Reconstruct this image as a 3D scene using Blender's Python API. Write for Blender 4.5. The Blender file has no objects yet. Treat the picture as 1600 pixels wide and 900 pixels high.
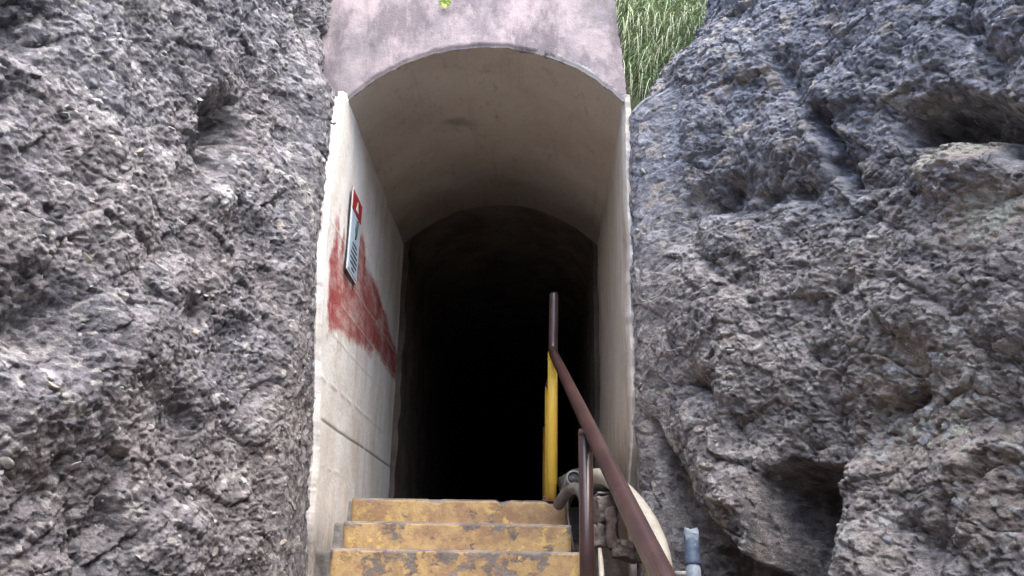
import bpy, bmesh, math, random
import numpy as np
from mathutils import Vector, Matrix

random.seed(7)
rng = np.random.default_rng(11)
S = bpy.context.scene
COL = S.collection

# ------------------------------------------------------------------ camera
EYE = 1.6
F = 1411.0                                   # focal length in pixels of a 1600 wide frame
M3 = Matrix(((0.99946945, -0.00885059, 0.03134448),
             (0.0268286, -0.32194318, -0.94637879),
             (0.01846716, 0.94671762, -0.32153492)))
cd = bpy.data.cameras.new('camera')
cd.sensor_width = 36.0
cd.lens = 36.0 * F / 1600.0
cd.clip_start = 0.05
cd.clip_end = 2000
cam = bpy.data.objects.new('camera', cd)
cam.matrix_world = Matrix.Translation((0, 0, EYE)) @ M3.to_4x4()
COL.objects.link(cam)
S.camera = cam

# ------------------------------------------------------------------ light
SUN_EL, SUN_AZ = math.radians(62), math.radians(138)     # soft light from high behind the camera, a little right
w = bpy.data.worlds.new('World')
S.world = w
w.use_nodes = True
nt = w.node_tree
sky = nt.nodes.new('ShaderNodeTexSky')
sky.sky_type = 'NISHITA'
sky.sun_disc = False
sky.sun_elevation = SUN_EL
sky.sun_rotation = SUN_AZ
sky.dust_density = 3.0
sky.air_density = 1.0
bgn = nt.nodes['Background']
bgn.inputs['Strength'].default_value = 0.15
nt.links.new(sky.outputs[0], bgn.inputs['Color'])
sl = bpy.data.lights.new('sun', 'SUN')
sl.energy = 0.85
sl.angle = math.radians(80)
sl.color = (1.0, 0.985, 0.96)
sun = bpy.data.objects.new('sun', sl)
sdir = Vector((math.sin(SUN_AZ) * math.cos(SUN_EL), math.cos(SUN_AZ) * math.cos(SUN_EL), math.sin(SUN_EL)))
sun.rotation_euler = sdir.to_track_quat('Z', 'Y').to_euler()
COL.objects.link(sun)
S.view_settings.view_transform = 'Standard'
S.view_settings.look = 'None'
S.view_settings.gamma = 1.0
S.view_settings.exposure = 2.42
S.render.engine = 'CYCLES'
S.cycles.max_bounces = 6
S.cycles.diffuse_bounces = 4


# ------------------------------------------------------------------ numpy noise
def hsh(ix, iy, iz, seed):
    h = (ix.astype(np.uint32) * np.uint32(374761393) + iy.astype(np.uint32) * np.uint32(668265263)
         + iz.astype(np.uint32) * np.uint32(2147483647 - 5) + np.uint32(seed * 1013904223 & 0xffffffff))
    h ^= h >> np.uint32(15)
    h *= np.uint32(2246822519)
    h ^= h >> np.uint32(13)
    h *= np.uint32(3266489917)
    h ^= h >> np.uint32(16)
    return h


def perlin(p, seed=0):
    p = p + 1000.0
    i = np.floor(p).astype(np.int64)
    f = p - i
    u = f * f * f * (f * (f * 6 - 15) + 10)
    out = 0
    for dx in (0, 1):
        for dy in (0, 1):
            for dz in (0, 1):
                h = hsh(i[:, 0] + dx, i[:, 1] + dy, i[:, 2] + dz, seed)
                g0 = (h & np.uint32(255)) / 127.5 - 1
                g1 = ((h >> np.uint32(8)) & np.uint32(255)) / 127.5 - 1
                g2 = ((h >> np.uint32(16)) & np.uint32(255)) / 127.5 - 1
                d = g0 * (f[:, 0] - dx) + g1 * (f[:, 1] - dy) + g2 * (f[:, 2] - dz)
                wt = ((u[:, 0] if dx else 1 - u[:, 0]) * (u[:, 1] if dy else 1 - u[:, 1])
                      * (u[:, 2] if dz else 1 - u[:, 2]))
                out = out + d * wt
    return out


def fbm(p, oct=4, seed=0, gain=0.5):
    s, a = 0, 1.0
    for k in range(oct):
        s = s + a * perlin(p * (2.03 ** k), seed + 17 * k)
        a *= gain
    return s


def chips(p, seed=0):
    """cellular chips: per point a random height and a random tilted facet of its nearest cell"""
    p = p + 1000.0
    i = np.floor(p).astype(np.int64)
    best = np.full(len(p), 9e9)
    sec = np.full(len(p), 9e9)
    bh = np.zeros(len(p), np.uint32)
    bd = np.zeros((len(p), 3))
    for dx in (-1, 0, 1):
        for dy in (-1, 0, 1):
            for dz in (-1, 0, 1):
                h = hsh(i[:, 0] + dx, i[:, 1] + dy, i[:, 2] + dz, seed)
                q = np.stack([(h & np.uint32(1023)) / 1023.0, ((h >> np.uint32(10)) & np.uint32(1023)) / 1023.0,
                              ((h >> np.uint32(20)) & np.uint32(1023)) / 1023.0], 1)
                d = p - (i + np.array([dx, dy, dz]) + q)
                d2 = (d * d).sum(1)
                m = d2 < best
                sec = np.where(m, best, np.minimum(sec, d2))
                best = np.where(m, d2, best)
                bh = np.where(m, h, bh)
                bd[m] = d[m]
    h2 = hsh(bh.astype(np.int64), bh.astype(np.int64) >> 7, bh.astype(np.int64) >> 3, seed + 5)
    r = (h2 & np.uint32(1023)) / 1023.0
    r2 = ((h2 >> np.uint32(20)) & np.uint32(1023)) / 1023.0
    t = np.stack([((h2 >> np.uint32(k)) & np.uint32(255)) / 127.5 - 1 for k in (10, 17, 23)], 1)
    tilt = (t * bd).sum(1)
    edge = np.sqrt(sec) - np.sqrt(best)
    return r, tilt, edge, r2


def sstep(a, b, x):
    t = np.clip((x - a) / (b - a), 0, 1)
    return t * t * (3 - 2 * t)


# ------------------------------------------------------------------ object helpers
def tag(o, label=None, cat=None, group=None, kind=None):
    if label: o['label'] = label
    if cat: o['category'] = cat
    if group: o['group'] = group
    if kind: o['kind'] = kind
    return o


def empty(name, loc):
    o = bpy.data.objects.new(name, None)
    o.location = loc
    o.empty_display_size = 0.1
    COL.objects.link(o)
    return o


def link(name, me, m, parent=None, smooth=True):
    """link a mesh given in world coordinates; under a parent it is stored relative to the parent's origin"""
    o = bpy.data.objects.new(name, me)
    COL.objects.link(o)
    if m: me.materials.append(m)
    if smooth and len(me.polygons):
        me.polygons.foreach_set('use_smooth', np.ones(len(me.polygons), bool))
    if parent:
        off = Vector((0, 0, 0))
        q = parent
        while q:
            off += q.location
            q = q.parent
        me.transform(Matrix.Translation(-off))
        o.parent = parent
    return o


def grid_mesh(name, P, flip=False):
    """P: (nu, nv, 3) array of positions -> quad mesh"""
    nu, nv = P.shape[:2]
    me = bpy.data.meshes.new(name)
    idx = np.arange(nu * nv).reshape(nu, nv)
    q = np.stack([idx[:-1, :-1], idx[1:, :-1], idx[1:, 1:], idx[:-1, 1:]], -1).reshape(-1, 4)
    if flip: q = q[:, ::-1]
    me.vertices.add(nu * nv)
    me.vertices.foreach_set('co', P.reshape(-1).astype(np.float32))
    me.loops.add(q.size)
    me.loops.foreach_set('vertex_index', q.reshape(-1).astype(np.int32))
    me.polygons.add(len(q))
    me.polygons.foreach_set('loop_start', (np.arange(len(q)) * 4).astype(np.int32))
    me.update(calc_edges=True)
    return me


def py_mesh(name, v, f):
    me = bpy.data.meshes.new(name)
    me.from_pydata([tuple(a) for a in v], [], f)
    me.update()
    return me


def fattr(me, name, vals):
    a = me.attributes.new(name, 'FLOAT', 'POINT')
    a.data.foreach_set('value', np.asarray(vals, np.float32).reshape(-1))


def cattr(me, name, rgb):
    a = me.attributes.new(name, 'FLOAT_COLOR', 'POINT')
    a.data.foreach_set('color', np.concatenate([rgb, np.ones((len(rgb), 1))], 1).astype(np.float32).reshape(-1))


def at(px, py, Y):
    """point at distance Y up the path whose direction from the camera is that of pixel (px, py)"""
    d = M3 @ Vector((px - 800, 450 - py, -F))
    d *= Y / d.y
    return Vector((d.x, d.y, d.z + EYE))


def catmull(pts, n):
    pts = np.array(pts, float)
    P = np.vstack([2 * pts[0] - pts[1], pts, 2 * pts[-1] - pts[-2]])
    out = []
    for i in range(1, len(P) - 2):
        t = np.linspace(0, 1, n, endpoint=False)[:, None]
        a, b, c, d = P[i - 1], P[i], P[i + 1], P[i + 2]
        out.append(0.5 * (2 * b + (c - a) * t + (2 * a - 5 * b + 4 * c - d) * t ** 2 + (3 * b - a - 3 * c + d) * t ** 3))
    return np.vstack(out + [pts[-1:]])


def tube_mesh(name, pts, r, sides=20, caps=(True, True), rough=0.0, inner=None, deep=0.16):
    """sweep a circle along pts; r a number or one per point; inner: wall thickness opening the last end"""
    pts = np.array(pts, float)
    n = len(pts)
    rad = np.full(n, r) if np.isscalar(r) else np.array(r, float)
    T = np.gradient(pts, axis=0)
    T /= np.linalg.norm(T, axis=1)[:, None]
    up = np.array([0.0, 0, 1]) if abs(T[0][2]) < 0.9 else np.array([1.0, 0, 0])
    N = np.cross(up, T[0]); N /= np.linalg.norm(N)
    V = []
    ring0 = []
    for k in range(n):
        N = N - T[k] * N.dot(T[k]); N /= np.linalg.norm(N)
        B = np.cross(T[k], N)
        a = np.linspace(0, 2 * math.pi, sides, endpoint=False)
        rr = rad[k] * (1 + rough * rng.uniform(-1, 1, sides))
        V.append(pts[k] + rr[:, None] * (np.cos(a)[:, None] * N + np.sin(a)[:, None] * B))
        if k == n - 1: ring0 = (pts[k], N, B, T[k])
    f = []
    for k in range(n - 1):
        for j in range(sides):
            j2 = (j + 1) % sides
            f.append((k * sides + j, k * sides + j2, (k + 1) * sides + j2, (k + 1) * sides + j))
    V = list(np.vstack(V))
    if caps[0]: f.append(tuple(range(sides))[::-1])
    if inner:
        c, N, B, t = ring0
        a = np.linspace(0, 2 * math.pi, sides, endpoint=False)
        base = (n - 1) * sides
        for dep in (0.0, deep):
            s0 = len(V)
            for x in a:
                V.append(c - t * dep + (rad[-1] - inner) * (math.cos(x) * N + math.sin(x) * B))
            for j in range(sides):
                j2 = (j + 1) % sides
                f.append((base + j, base + j2, s0 + j2, s0 + j))
            base = s0
        f.append(tuple(range(base, base + sides)))
    elif caps[1]:
        f.append(tuple(range((n - 1) * sides, n * sides)))
    return py_mesh(name, V, f)


def box_mesh(name, c, s, rot=None, bev=0.0):
    bm = bmesh.new()
    bmesh.ops.create_cube(bm, size=1)
    bmesh.ops.scale(bm, vec=s, verts=bm.verts)
    if bev:
        bmesh.ops.bevel(bm, geom=bm.edges[:], offset=bev, segments=2, affect='EDGES', profile=0.6)
    if rot is not None:
        bmesh.ops.transform(bm, matrix=rot.to_4x4(), verts=bm.verts)
    bmesh.ops.translate(bm, vec=c, verts=bm.verts)
    me = bpy.data.meshes.new(name)
    bm.to_mesh(me)
    bm.free()
    return me


# ------------------------------------------------------------------ material helpers
class Mat:
    def __init__(self, name, rough=0.9, spec=0.25):
        self.m = bpy.data.materials.new(name)
        self.m.use_nodes = True
        self.t = self.m.node_tree
        self.b = self.t.nodes['Principled BSDF']
        self.b.inputs['Roughness'].default_value = rough
        self.b.inputs['Specular IOR Level'].default_value = spec
        self.pos = self.t.nodes.new('ShaderNodeNewGeometry').outputs['Position']

    def n(self, typ): return self.t.nodes.new(typ)

    def put(self, sock, v):
        if isinstance(v, bpy.types.NodeSocket): self.t.links.new(v, sock)
        else:
            if isinstance(v, (tuple, list)) and len(v) == 3 and sock.type == 'RGBA': v = (*v, 1)
            sock.default_value = v

    def noise(self, scale, detail=6, rough=0.6, stretch=(1, 1, 1), off=(0, 0, 0), dist=0.0):
        mp = self.n('ShaderNodeMapping')
        mp.inputs['Scale'].default_value = stretch
        mp.inputs['Location'].default_value = off
        self.t.links.new(self.pos, mp.inputs['Vector'])
        k = self.n('ShaderNodeTexNoise')
        k.inputs['Scale'].default_value = scale
        k.inputs['Detail'].default_value = detail
        k.inputs['Roughness'].default_value = rough
        k.inputs['Distortion'].default_value = dist
        self.t.links.new(mp.outputs[0], k.inputs['Vector'])
        return k.outputs['Fac']

    def ramp(self, x, a, b):
        k = self.n('ShaderNodeMapRange')
        k.interpolation_type = 'SMOOTHSTEP'
        self.put(k.inputs['Value'], x)
        k.inputs['From Min'].default_value = a
        k.inputs['From Max'].default_value = b
        return k.outputs['Result']

    def math(self, op, a, b=0.0):
        k = self.n('ShaderNodeMath')
        k.operation = op
        self.put(k.inputs[0], a)
        self.put(k.inputs[1], b)
        return k.outputs[0]

    def mix(self, f, a, b, mode='MIX'):
        k = self.n('ShaderNodeMix')
        k.data_type = 'RGBA'
        k.blend_type = mode
        self.put(k.inputs[0], f)
        self.put(k.inputs[6], a)
        self.put(k.inputs[7], b)
        return k.outputs[2]

    def attr(self, name, out='Fac'):
        k = self.n('ShaderNodeAttribute')
        k.attribute_name = name
        return k.outputs[out]

    def axis(self, i):
        k = self.n('ShaderNodeSeparateXYZ')
        self.t.links.new(self.pos, k.inputs[0])
        return k.outputs[i]

    def bump(self, h, strength=0.5, dist=0.01):
        k = self.n('ShaderNodeBump')
        k.inputs['Strength'].default_value = strength
        k.inputs['Distance'].default_value = dist
        self.t.links.new(h, k.inputs['Height'])
        self.t.links.new(k.outputs[0], self.b.inputs['Normal'])

    def color(self, c): self.put(self.b.inputs['Base Color'], c); return self

    def rough(self, r): self.put(self.b.inputs['Roughness'], r); return self


def rock_mat(name):
    k = Mat(name, 0.85, 0.3)
    c = k.attr('tint', 'Color')
    g = k.noise(55, 5, 0.75)
    c = k.mix(k.ramp(g, 0.36, 0.7), k.mix(1.0, c, (0.62, 0.62, 0.63), 'MULTIPLY'), c)
    g2 = k.noise(150, 3, 0.7, off=(3, 1, 7))
    c = k.mix(k.math('MULTIPLY', k.ramp(g2, 0.55, 0.7), 0.65), c, k.mix(1.0, c, (1.9, 1.85, 1.75), 'MULTIPLY'))
    k.color(c)
    h = k.math('ADD', k.noise(70, 6, 0.72, off=(1, 2, 3)), k.math('MULTIPLY', k.noise(220, 3, 0.7), 0.4))
    k.bump(h, 0.9, 0.016)
    return k.m


def simple_mat(name, c1, c2, scale=8, rough=0.8, spec=0.3, bump=0.3, bscale=60, stretch=(1, 1, 1), lo=0.35, hi=0.65, metal=0.0, bd=0.004):
    k = Mat(name, rough, spec)
    k.color(k.mix(k.ramp(k.noise(scale, 6, 0.65, stretch), lo, hi), c1, c2))
    if bump: k.bump(k.noise(bscale, 5, 0.7, stretch), bump, bd)
    k.b.inputs['Metallic'].default_value = metal
    return k.m


M_rockL = rock_mat('rough_tuff')
M_clast = [simple_mat('pale_clast', (0.32, 0.31, 0.30), (0.46, 0.45, 0.43), 40, bscale=150),
           simple_mat('tan_clast', (0.27, 0.245, 0.21), (0.38, 0.34, 0.285), 40, bscale=150),
           simple_mat('grey_clast', (0.24, 0.24, 0.25), (0.36, 0.36, 0.37), 40, bscale=150),
           simple_mat('dark_clast', (0.09, 0.09, 0.095), (0.16, 0.16, 0.16), 40, bscale=150)]

# left wall whitewash with old red paint
k = Mat('whitewashed_concrete', 0.85, 0.25)
c = k.mix(k.ramp(k.noise(3.2, 6, 0.6, (1, 1, 0.5)), 0.38, 0.68), (0.86, 0.86, 0.85), (0.72, 0.69, 0.62))
c = k.mix(k.math('MULTIPLY', k.ramp(k.noise(9, 6, 0.7, (1, 0.9, 0.25)), 0.48, 0.72), 0.38), c, (0.44, 0.37, 0.27))
c = k.mix(k.math('MULTIPLY', k.ramp(k.noise(30, 5, 0.7), 0.55, 0.75), 0.35), c, (0.32, 0.29, 0.25))
soil = k.math('MULTIPLY', k.attr('soil'), k.ramp(k.noise(5, 6, 0.7, (1, 1, 0.7), (5, 0, 0)), 0.25, 0.6))
c = k.mix(soil, c, (0.16, 0.14, 0.12))
pm = k.math('ADD', k.attr('paint'), k.math('MULTIPLY', k.math('SUBTRACT', k.noise(8, 8, 0.68, (1, 0.4, 1.0)), 0.5), 1.4))
red = k.mix(k.ramp(k.noise(6, 6, 0.7, (1, 1, 0.4), (9, 9, 9)), 0.35, 0.65), (0.30, 0.035, 0.035), (0.40, 0.12, 0.105))
fade = k.math('ADD', 0.62, k.math('MULTIPLY', k.ramp(k.noise(11, 8, 0.75, (1, 0.4, 1), (2, 7, 1)), 0.36, 0.58), 0.36))
c = k.mix(k.math('MULTIPLY', k.ramp(pm, 0.34, 0.72), fade), c, red)
c = k.mix(k.attr('seam'), c, k.mix(k.attr('seamtone'), (0.03, 0.03, 0.03), (0.78, 0.75, 0.68)))
k.color(c)
k.bump(k.math('ADD', k.noise(40, 6, 0.7), k.math('MULTIPLY', k.noise(6, 4, 0.6), 0.8)), 0.45, 0.012)
M_wall = k.m

# vault and right wall: tan stained cement
k = Mat('tan_cement_render', 0.9, 0.2)
c = k.mix(k.ramp(k.noise(2.2, 6, 0.6), 0.35, 0.7), (0.60, 0.55, 0.47), (0.49, 0.425, 0.345))
c = k.mix(k.math('MULTIPLY', k.ramp(k.noise(14, 6, 0.75, (1.2, 0.5, 1.2)), 0.54, 0.70), 0.42), c, (0.22, 0.18, 0.14))
c = k.mix(k.math('MULTIPLY', k.ramp(k.noise(7, 5, 0.6, (2.5, 0.18, 1)), 0.55, 0.75), 0.25), c, (0.24, 0.205, 0.17))
c = k.mix(k.math('MULTIPLY', k.attr('grime_shade'), 0.85), c, (0.07, 0.055, 0.045))  # grime, plus shade put into the colour deeper in the vault
k.color(c)
k.bump(k.math('ADD', k.noise(50, 6, 0.7), k.math('MULTIPLY', k.noise(5, 4, 0.6), 1.2)), 0.35, 0.01)
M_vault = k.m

k = Mat('streaked_cream_concrete', 0.9, 0.2)
c = k.mix(k.ramp(k.noise(3, 6, 0.6, (1, 1, 0.4)), 0.35, 0.7), (0.62, 0.57, 0.49), (0.50, 0.43, 0.34))
c = k.mix(k.math('MULTIPLY', k.ramp(k.noise(12, 6, 0.7, (1, 1.3, 0.12)), 0.5, 0.7), 0.55), c, (0.30, 0.23, 0.16))
c = k.mix(k.math('MULTIPLY', k.attr('soil'), 0.8), c, (0.17, 0.13, 0.10))
c = k.mix(k.attr('edge'), c, (0.74, 0.71, 0.66))
k.color(c)
k.bump(k.math('ADD', k.noise(40, 6, 0.7), k.math('MULTIPLY', k.noise(7, 4, 0.6), 1.0)), 0.45, 0.012)
M_rwall = k.m

k = Mat('weathered_pink_concrete', 0.9, 0.2)
c = k.mix(k.ramp(k.noise(2.6, 7, 0.65), 0.40, 0.60), (0.48, 0.40, 0.395), (0.29, 0.255, 0.262))
st = k.ramp(k.noise(4.5, 8, 0.72, (1.0, 1, 0.45), (2, 0, 0.4)), 0.43, 0.62)
c = k.mix(k.math('MULTIPLY', st, 0.7), c, (0.12, 0.105, 0.115))
c = k.mix(k.math('MULTIPLY', k.ramp(k.noise(16, 6, 0.75, (1.6, 1, 0.5), (8, 0, 0)), 0.55, 0.72), 0.4), c, (0.56, 0.49, 0.49))
c = k.mix(k.ramp(k.noise(48, 5, 0.7), 0.67, 0.72), c, (0.10, 0.07, 0.07))
ed = k.math('ADD', k.attr('edge'), k.math('MULTIPLY', k.math('SUBTRACT', k.noise(22, 5, 0.7), 0.5), 1.7))
c = k.mix(k.ramp(ed, 0.62, 0.85), c, (0.66, 0.62, 0.58))
c = k.mix(k.math('MULTIPLY', k.attr('moss'), k.ramp(k.noise(9, 6, 0.7, (1, 1, 0.5)), 0.45, 0.65)), c, (0.16, 0.17, 0.10))
k.color(c)
k.bump(k.math('ADD', k.noise(70, 6, 0.75), k.math('MULTIPLY', k.noise(24, 5, 0.7), 0.6)), 0.5, 0.008)
M_lintel = k.m

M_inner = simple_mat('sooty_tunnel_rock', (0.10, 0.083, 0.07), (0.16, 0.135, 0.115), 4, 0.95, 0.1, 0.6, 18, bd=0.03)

# steps: dark worn concrete with flaking yellow paint
k = Mat('worn_yellow_paint', 0.75, 0.3)
conc = k.mix(k.ramp(k.noise(7, 6, 0.7), 0.35, 0.65), (0.15, 0.125, 0.11), (0.26, 0.225, 0.20))
yel = k.mix(k.ramp(k.noise(9, 6, 0.7, off=(4, 0, 0)), 0.38, 0.62), (0.50, 0.345, 0.165), (0.33, 0.21, 0.12))
br = k.ramp(k.noise(22, 6, 0.75, off=(0, 3, 2)), 0.53, 0.60)
yel = k.mix(k.math('MULTIPLY', br, k.ramp(k.noise(4, 3, 0.5, off=(1, 8, 0)), 0.42, 0.6)), yel, (0.66, 0.47, 0.16))
mask = k.math('ADD', k.attr('paint'), k.math('MULTIPLY', k.math('SUBTRACT', k.noise(7.5, 9, 0.70, (1, 1, 1.3), (0.7, 0, 2)), 0.5), 3.0))
c = k.mix(k.ramp(mask, 0.36, 0.52), conc, yel)
c = k.mix(k.math('MULTIPLY', k.ramp(k.noise(40, 5, 0.7), 0.56, 0.66), 0.45), c, (0.12, 0.085, 0.07))
k.color(c)
k.bump(k.math('ADD', k.noise(60, 5, 0.7), k.math('MULTIPLY', k.ramp(mask, 0.40, 0.48), 0.6)), 0.6, 0.006)
M_step = k.m
M_conc = simple_mat('grey_concrete', (0.14, 0.13, 0.12), (0.27, 0.26, 0.25), 6, 0.9, 0.2, 0.7, 35, bd=0.012)
M_dust = simple_mat('dusty_concrete', (0.13, 0.11, 0.095), (0.22, 0.19, 0.17), 6, 0.95, 0.1, 0.6, 35, bd=0.01)
M_dirt = simple_mat('dry_soil', (0.075, 0.06, 0.05), (0.15, 0.125, 0.105), 9, 0.95, 0.1, 0.8, 50, bd=0.01)
M_slope = simple_mat('grassy_soil', (0.045, 0.055, 0.035), (0.085, 0.105, 0.06), 9, 0.95, 0.1, 0.8, 50, bd=0.01)

k = Mat('brown_rail_paint', 0.36, 0.5)
c = k.mix(k.ramp(k.noise(7, 6, 0.7, (1, 1, 1)), 0.35, 0.7), (0.045, 0.023, 0.022), (0.072, 0.039, 0.034))
c = k.mix(k.math('MULTIPLY', k.ramp(k.noise(60, 5, 0.7), 0.6, 0.7), 0.12), c, (0.16, 0.10, 0.08))
k.color(c)
k.rough(k.math('ADD', k.math('MULTIPLY', k.noise(5, 3, 0.5), 0.2), 0.2))
k.bump(k.noise(30, 4, 0.6), 0.04, 0.002)
M_brown = k.m
k = Mat('yellow_post_paint', 0.4, 0.4)
c = k.mix(k.ramp(k.noise(6, 6, 0.7, (1, 1, 0.5)), 0.35, 0.7), (0.82, 0.54, 0.075), (0.74, 0.46, 0.07))
c = k.mix(k.ramp(k.noise(42, 6, 0.75, (1, 1, 0.6)), 0.66, 0.72), c, (0.22, 0.10, 0.04))
k.color(c)
k.bump(k.noise(50, 4, 0.6), 0.12, 0.003)
M_yellow = k.m
M_hose = simple_mat('dusty_grey_plastic', (0.11, 0.10, 0.085), (0.19, 0.17, 0.145), 14, 0.7, 0.3, 0.2, 60)
M_cream = simple_mat('cream_plastic', (0.34, 0.31, 0.255), (0.46, 0.42, 0.35), 9, 0.55, 0.35, 0.15, 60)
M_bluegrey = simple_mat('grey_pipe_rim', (0.22, 0.24, 0.26), (0.34, 0.36, 0.38), 30, 0.5, 0.4, 0.1)
M_pipein = simple_mat('painted_pipe_shade', (0.05, 0.05, 0.05), (0.12, 0.12, 0.12), 40, 0.8, 0.2, 0.3)  # dark colour for the shade inside the open pipe
M_bluetape = simple_mat('blue_tape', (0.055, 0.085, 0.13), (0.085, 0.12, 0.17), 30, 0.55, 0.4, 0.5, 45, (0.4, 0.4, 2.5))
M_whitetape = simple_mat('pale_tape', (0.14, 0.17, 0.20), (0.24, 0.27, 0.31), 30, 0.6, 0.3, 0.4, 60)
M_rust = simple_mat('rusted_steel', (0.11, 0.055, 0.035), (0.20, 0.115, 0.08), 22, 0.85, 0.3, 0.5, 70)
M_steel = simple_mat('dull_steel', (0.20, 0.19, 0.18), (0.30, 0.28, 0.26), 22, 0.55, 0.4, 0.3, 70)
M_brick = simple_mat('dusty_brick', (0.11, 0.08, 0.066), (0.18, 0.135, 0.115), 30, 0.95, 0.1, 0.6, 70)
M_sack = simple_mat('grey_brown_sacking', (0.085, 0.075, 0.063), (0.14, 0.12, 0.10), 40, 0.95, 0.1, 0.7, 90)
M_grass = []
for nm, a, b in (('green_grass', (0.13, 0.24, 0.08), (0.26, 0.38, 0.16)), ('pale_grass', (0.42, 0.52, 0.31), (0.62, 0.68, 0.50)),
                 ('dry_grass', (0.34, 0.30, 0.19), (0.46, 0.41, 0.28))):
    k = Mat(nm, 0.6, 0.3)
    k.color(k.mix(k.noise(14, 3), a, b))
    k.b.inputs['Transmission Weight'].default_value = 0.0
    M_grass.append(k.m)
M_leaf = simple_mat('fresh_leaf', (0.20, 0.30, 0.03), (0.32, 0.42, 0.06), 30, 0.5, 0.4, 0.1)
M_signface = simple_mat('sign_face', (0.42, 0.55, 0.66), (0.50, 0.63, 0.74), 6, 0.35, 0.5, 0.0)  # blue of the reflected sky is painted into the white face
M_signred = simple_mat('sign_red', (0.30, 0.03, 0.025), (0.38, 0.05, 0.04), 12, 0.4, 0.4, 0.0)
M_signwhite = simple_mat('sign_white', (0.72, 0.74, 0.76), (0.80, 0.81, 0.82), 12, 0.4, 0.4, 0.0)
M_signblack = simple_mat('sign_black', (0.03, 0.04, 0.055), (0.06, 0.075, 0.095), 12, 0.5, 0.4, 0.0)

# ------------------------------------------------------------------ key measures of the tunnel
XL, XR = -0.955, 0.392           # inner faces of the two walls
YF, YR = 3.90, 5.85              # mouth and end of the rendered lining
ZS = EYE + 2.295                 # springing of the vault
ZC = EYE + 2.60                  # crown
ZFLOOR = EYE + 0.447             # tunnel floor = top step
XM, HALF = (XL + XR) / 2, (XR - XL) / 2
RISE = ZC - ZS
RAD = (HALF ** 2 + RISE ** 2) / (2 * RISE)


def arch_z(x):
    return ZC - RAD + np.sqrt(np.maximum(RAD ** 2 - (x - XM) ** 2, 1e-6))


# ------------------------------------------------------------------ ground
gx = np.concatenate([np.linspace(-400, -6, 12), np.linspace(-5, 5, 60), np.linspace(6, 400, 12)])
gy = np.concatenate([np.linspace(-400, -4, 12), np.linspace(-3.5, 6, 60), np.linspace(7, 400, 12)])
G = np.stack(np.meshgrid(gx, gy, indexing='ij') + [np.zeros((len(gx), len(gy)))], -1)
G[..., 2] = -0.06 + 0.03 * fbm(G.reshape(-1, 3) * 1.3, 4, 3).reshape(G.shape[:2])
tag(link('ground', grid_mesh('ground', G), M_dirt), kind='structure', label='dry brown soil at the foot of the steps')


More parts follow.
